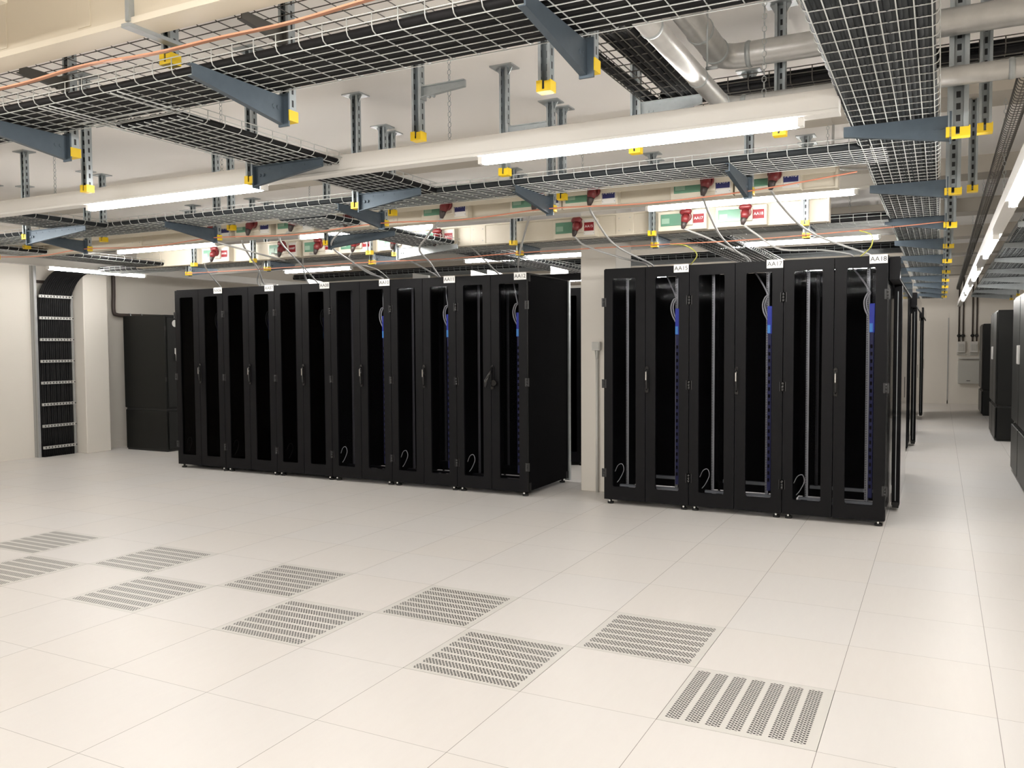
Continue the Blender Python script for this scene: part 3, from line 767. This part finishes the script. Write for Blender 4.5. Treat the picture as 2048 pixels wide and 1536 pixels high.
CABLES = [
  ('AA15', 'red', [(-2.487, -0.52, 2.466), (-2.44, -0.335, 2.357), (-2.244, 0.006, 2.276), (-2.086, 0.25, 2.234)]),
  ('AA15', 'blue', [(-1.774, -1.95, 2.449), (-1.881, -1.577, 2.413), (-2.042, -0.682, 2.306), (-2.054, 0.3, 2.237)]),
  ('AA17', 'red', [(-1.513, -0.52, 2.474), (-1.371, -0.194, 2.367), (-1.208, 0.121, 2.275), (-1.14, 0.25, 2.231)]),
  ('AA17', 'blue', [(-0.978, -1.95, 2.476), (-1.106, -1.354, 2.427), (-1.188, -0.621, 2.34), (-1.19, -0.065, 2.277), (-1.172, 0.3, 2.237)]),
  ('AA18', 'red', [(-1.027, -0.52, 2.467), (-0.955, -0.385, 2.36), (-0.8, -0.188, 2.251), (-0.525, 0.09, 2.255), (-0.312, 0.3, 2.226)]),
  ('AA18', 'blue', [(-0.591, -1.95, 2.462), (-0.581, -1.571, 2.404), (-0.524, -1.043, 2.32), (-0.413, -0.551, 2.268), (-0.161, 0.25, 2.213)]),
  ('AA12', 'blue', [(-2.204, -1.95, 2.481), (-2.409, -1.541, 2.465), (-3.032, -0.441, 2.367), (-3.434, 0.3, 2.24)]),
  ('AA07', 'red', [(-5.898, -0.52, 2.499), (-6.075, -0.391, 2.479), (-6.56, -0.019, 2.387), (-6.923, 0.3, 2.268)]),
  ('AA08', 'red', [(-5.4, -0.52, 2.481), (-5.687, -0.289, 2.457), (-5.972, 0.014, 2.373), (-6.221, 0.35, 2.267)]),
  ('AA10', 'red', [(-4.927, -0.52, 2.464), (-5.053, -0.327, 2.378), (-5.099, -0.024, 2.301), (-5.12, 0.3, 2.229)]),
  ('AA08', 'blue', [(-4.592, -1.95, 2.45), (-4.915, -1.508, 2.431), (-5.655, -0.367, 2.337), (-6.045, 0.3, 2.245)]),
  ('AA10', 'blue', [(-4.091, -1.95, 2.376), (-4.355, -1.482, 2.356), (-4.712, -0.767, 2.307), (-4.981, -0.13, 2.251), (-5.136, 0.35, 2.233)]),
  ('AA07', 'blue', [(-5.013, -1.95, 2.457), (-5.491, -1.375, 2.443), (-6.44, -0.185, 2.34), (-6.844, 0.3, 2.259)]),
  ('AA06', 'red', [(-6.887, -0.52, 2.472), (-7.084, -0.352, 2.424), (-7.282, -0.117, 2.355), (-7.553, 0.3, 2.245)]),
  ('AA12', 'red', [(-3.817, -0.52, 2.512), (-3.789, -0.413, 2.494), (-3.723, -0.175, 2.444), (-3.688, 0.073, 2.328), (-3.657, 0.3, 2.209)]),
  ('AA11', 'blue', [(-2.95, -1.95, 2.46), (-3.3, -1.6, 2.35), (-3.618, -1.22, 2.301), (-3.998, -0.458, 2.278), (-4.37, 0.3, 2.219)]),
  ('AA11', 'red', [(-4.488, -0.52, 2.458), (-4.486, -0.251, 2.385), (-4.462, 0.011, 2.326), (-4.427, 0.35, 2.225)]),
]
SOCK = {}
for c, x in REDX.items(): SOCK[c, 'red'] = tapoff(x, -.36, c, True)
for c, x in BLUX.items(): SOCK[c, 'blue'] = tapoff(x, -1.80, c, False)
for c, k, pts in CABLES:
    sx, sy, sz = SOCK.pop((c, k))
    t = thing('plug_cable', f'grey cable with red plug feeding rack {c} from its ' + ('red' if k == 'red' else 'navy') + ' plate box', 'power cable', (sx, sy, sz), 'plug-in rack cables')
    pb = MB().tube([(sx, sy + .005, sz + .02), (sx, sy - .035, sz + .018)], .042, 14).tube([(sx, sy - .03, sz + .028), (sx, sy - .055, sz - .005), (sx - .005, sy - .06, sz - .035)], [.030, .034, .026], 12)
    pb.tube([(sx - .045, sy - .03, sz + .05), (sx - .03, sy - .035, sz + .058), (sx + .03, sy - .035, sz + .058), (sx + .045, sy - .03, sz + .05)], [.014, .026, .026, .014], 12)
    pb.build('plug_body', REDP, t)
    MB().tube([(sx - .005, sy - .058, sz - .025), (sx - .012, sy - .062, sz - .06), (sx - .018, sy - .06, sz - .085)], [.026, .022, .012], 10).build('cable_gland', DARKP, t)
    q = [(sx - .018, sy - .06, sz - .08)] + pts[1:]
    e = pts[-1]
    q = q + [(e[0] + .02, e[1] + .06, 2.175)]
    MB().tube(smooth_path(q, 8), .0085, 8).build('cable', GREY, t)
for (c, k), (sx, sy, sz) in SOCK.items():
    t = thing('plug_cable', f'short plug cable at the ' + ('red' if k == 'red' else 'navy') + f' plate box {c}', 'power cable', (sx, sy, sz), 'plug-in rack cables')
    MB().tube([(sx, sy + .005, sz + .02), (sx, sy - .035, sz + .018)], .042, 14).tube([(sx, sy - .03, sz + .028), (sx, sy - .055, sz - .005), (sx - .005, sy - .06, sz - .035)], [.030, .034, .026], 12).build('plug_body', REDP, t)
    MB().tube(smooth_path([(sx, sy - .058, sz - .03), (sx - .02, sy - .06, sz - .09), (sx - .15, sy + .5, sz - .12), (sx - .3, sy + 1.2, sz - .15)], 6), .0085, 8).build('cable', GREY, t)

# ------------------------------------------------------------------ copper earth conductors
m_ = MB(); pts = []
for i in range(90):
    x = -6.5 + i * .085
    pts.append((x, -5.095 + .004 * math.sin(x * 3), 2.572 + .006 * math.sin(x * 4.1) + .004 * math.sin(x * 9)))
m_.tube(pts, .013, 4, True, .35)
mesh_thing(m_, 'copper_strip', COPPER, 'flat copper earthing strip running along the front cross tray', 'copper strip')
def earth(pts, label, m=EARTH, r=.0045):
    mesh_thing(MB().tube(smooth_path(pts, 5), r, 6), 'earth_wire', m, label, 'earth wire', group='earth wires')
earth([(-7.93, -2.25, 2.375), (-7.2, -2.25, 2.345), (-6.56, -2.25, 2.375), (-5.7, -2.25, 2.345), (-4.95, -2.25, 2.375), (-4.1, -2.25, 2.345), (-3.28, -2.25, 2.375), (-2.6, -2.25, 2.35), (-1.93, -2.25, 2.375), (-1.3, -2.25, 2.355), (-.648, -2.25, 2.375), (-.05, -2.25, 2.43)], 'thin copper earth wire strung along the post caps of the lamp rail tray')
earth([(-7.52, -.235, 2.345), (-6.3, -.235, 2.342), (-4.87, -.235, 2.345), (-4.0, -.235, 2.33), (-3.167, -.235, 2.345), (-1.853, -.235, 2.342), (-1.2, -.235, 2.335), (-.595, -.235, 2.345), (0, -.15, 2.375), (.42, -.03, 2.41)], 'thin copper earth wire strung behind the front busbar to the aisle tray')
earth([(-1.70, -.235, 2.34), (-1.58, -.2, 2.325), (-1.52, -.05, 2.26), (-1.62, .1, 2.18)], 'yellow-green earth lead curving down onto rack AA15', YG, .005)
earth([(-.2, -.19, 2.36), (-.12, -.1, 2.33), (-.13, 0, 2.25), (-.22, .1, 2.18)], 'yellow-green earth lead curving down onto rack AA18', YG, .005)
earth([(-5.5, -.235, 2.335), (-5.15, -.2, 2.345), (-4.9, -.1, 2.29), (-4.85, .1, 2.18)], 'pale earth lead curving down onto rack AA10', GREY, .005)

# ------------------------------------------------------------------ ducts and silver pipes
t = thing('cable_duct', 'long cream panelled duct along the top edge with a pale lower lip', 'duct', (-4, -5.14, 2.6))
m_ = B(-8, -1.3, -5.20, -5.115, 2.655, 2.86).build('duct_casing', CREAM, t)
B(-8, -1.3, -5.215, -5.10, 2.632, 2.655).build('lower_lip', CREAM2, t)
for x in (-4.0, -2.95, -2.45, -1.75): B(x - .075, x, -5.204, -5.11, 2.67, 2.85).build('joint_panel', CREAM, t, bevel=.002)
B(-2.235, -2.217, -5.225, -5.10, 2.64, 2.90).build('hanger_strap', ZINC, t)
B(-2.25, -2.21, -5.23, -4.98, 2.618, 2.632).build('bracket', ZINC, t)
for x in (-2.226,): MB().tube([(x, -5.16, 2.86), (x, -5.16, ZC)], .006, 6).build('hanger_rod', ZINC, t)
mesh_thing(B(-8, -2.35, -5.72, -5.58, 2.60, 2.80), 'cable_duct', CREAM, 'cream duct whose corner shows at the top edge of the picture', 'duct')

def duct(pts, r, label, rings):
    t = thing('silver_pipe', label, 'pipe', pts[0], 'silver spiral pipes')
    MB().tube(pts, r, 24, True).build('pipe_run', DUCT, t)
    for a, b in rings:
        a, b = Vector(a), Vector(b); dd = (b - a).normalized() * .012
        MB().tube([a - dd, a - dd * .3, a + dd * .3, a + dd], [r * 1.01, r * 1.08, r * 1.08, r * 1.01], 24, True).build('ring_seam', ZINC, t)
    return t
def elbow(x, y0, y1, x1, z, R=.10, n=6):
    p = [(x, y0, z)]
    for i in range(n + 1):
        a = PI / 2 * i / n
        p.append((x + R - R * math.cos(a), y1 - R + R * math.sin(a), z))
    return p + [(x1, y1, z)]
duct(elbow(-.552, -5.3, -3.27, 2.45, 2.60, .07), .041, 'silver pipe slanting down in front of the lamp rail and turning over the aisle',
     [((-.552, y, 2.60), (-.552, y + .1, 2.60)) for y in (-4.4, -3.76, -3.36)] + [((x, -3.27, 2.60), (x + .1, -3.27, 2.60)) for x in (-.46, .62, 1.2)])
duct(elbow(-.57, -5.3, -3.26, 2.45, 2.83, .09), .057, 'larger silver pipe turning over the aisle close under the ceiling',
     [((-.57, y, 2.83), (-.57, y + .1, 2.83)) for y in (-4.3, -3.66, -3.38)] + [((x, -3.26, 2.83), (x + .1, -3.26, 2.83)) for x in (-.44, .9)])
t = thing('pipe_hanger', 'thin threaded rod with a clamp holding the lower silver pipe', 'pipe hanger', (-.515, -3.75, ZC))
MB().tube([(-.515, -3.75, 2.63), (-.515, -3.75, ZC)], .004, 6).build('rod', ZINC, t)
MB().tube([(-.52, -3.75, 2.635), (-.47, -3.75, 2.635)], .008, 6).build('clamp_bolt', ZINC, t)
# flexible conduit hanging at the aisle tray
t = thing('flexible_conduit', 'thin grey conduit curling out of the ceiling beside the aisle tray', 'conduit', (-.27, -1.2, 2.7))
MB().tube(smooth_path([(-.285, -1.25, ZC), (-.285, -1.25, 2.72), (-.25, -1.22, 2.66), (-.12, -1.2, 2.645), (.05, -1.2, 2.645)], 6), .009, 8).build('conduit_run', GREY, t)
B(-.30, -.27, -1.27, -1.23, 2.6, 2.68).build('connector', GREYBOX, t)

# ------------------------------------------------------------------ render look
w = bpy.data.worlds.new('world'); S.world = w; w.use_nodes = True
w.node_tree.nodes['Background'].inputs[0].default_value = (.9, .88, .84, 1)
w.node_tree.nodes['Background'].inputs[1].default_value = .05
S.view_settings.view_transform = 'Standard'; S.view_settings.look = 'None'; S.view_settings.gamma = 1
S.view_settings.exposure = 0.0
S.view_settings.use_curve_mapping = False
S.cycles.use_denoising = True; S.cycles.use_adaptive_sampling = False
S.cycles.max_bounces = 9; S.cycles.diffuse_bounces = 6; S.cycles.glossy_bounces = 4; S.cycles.transparent_max_bounces = 12
S.cycles.sample_clamp_indirect = 6
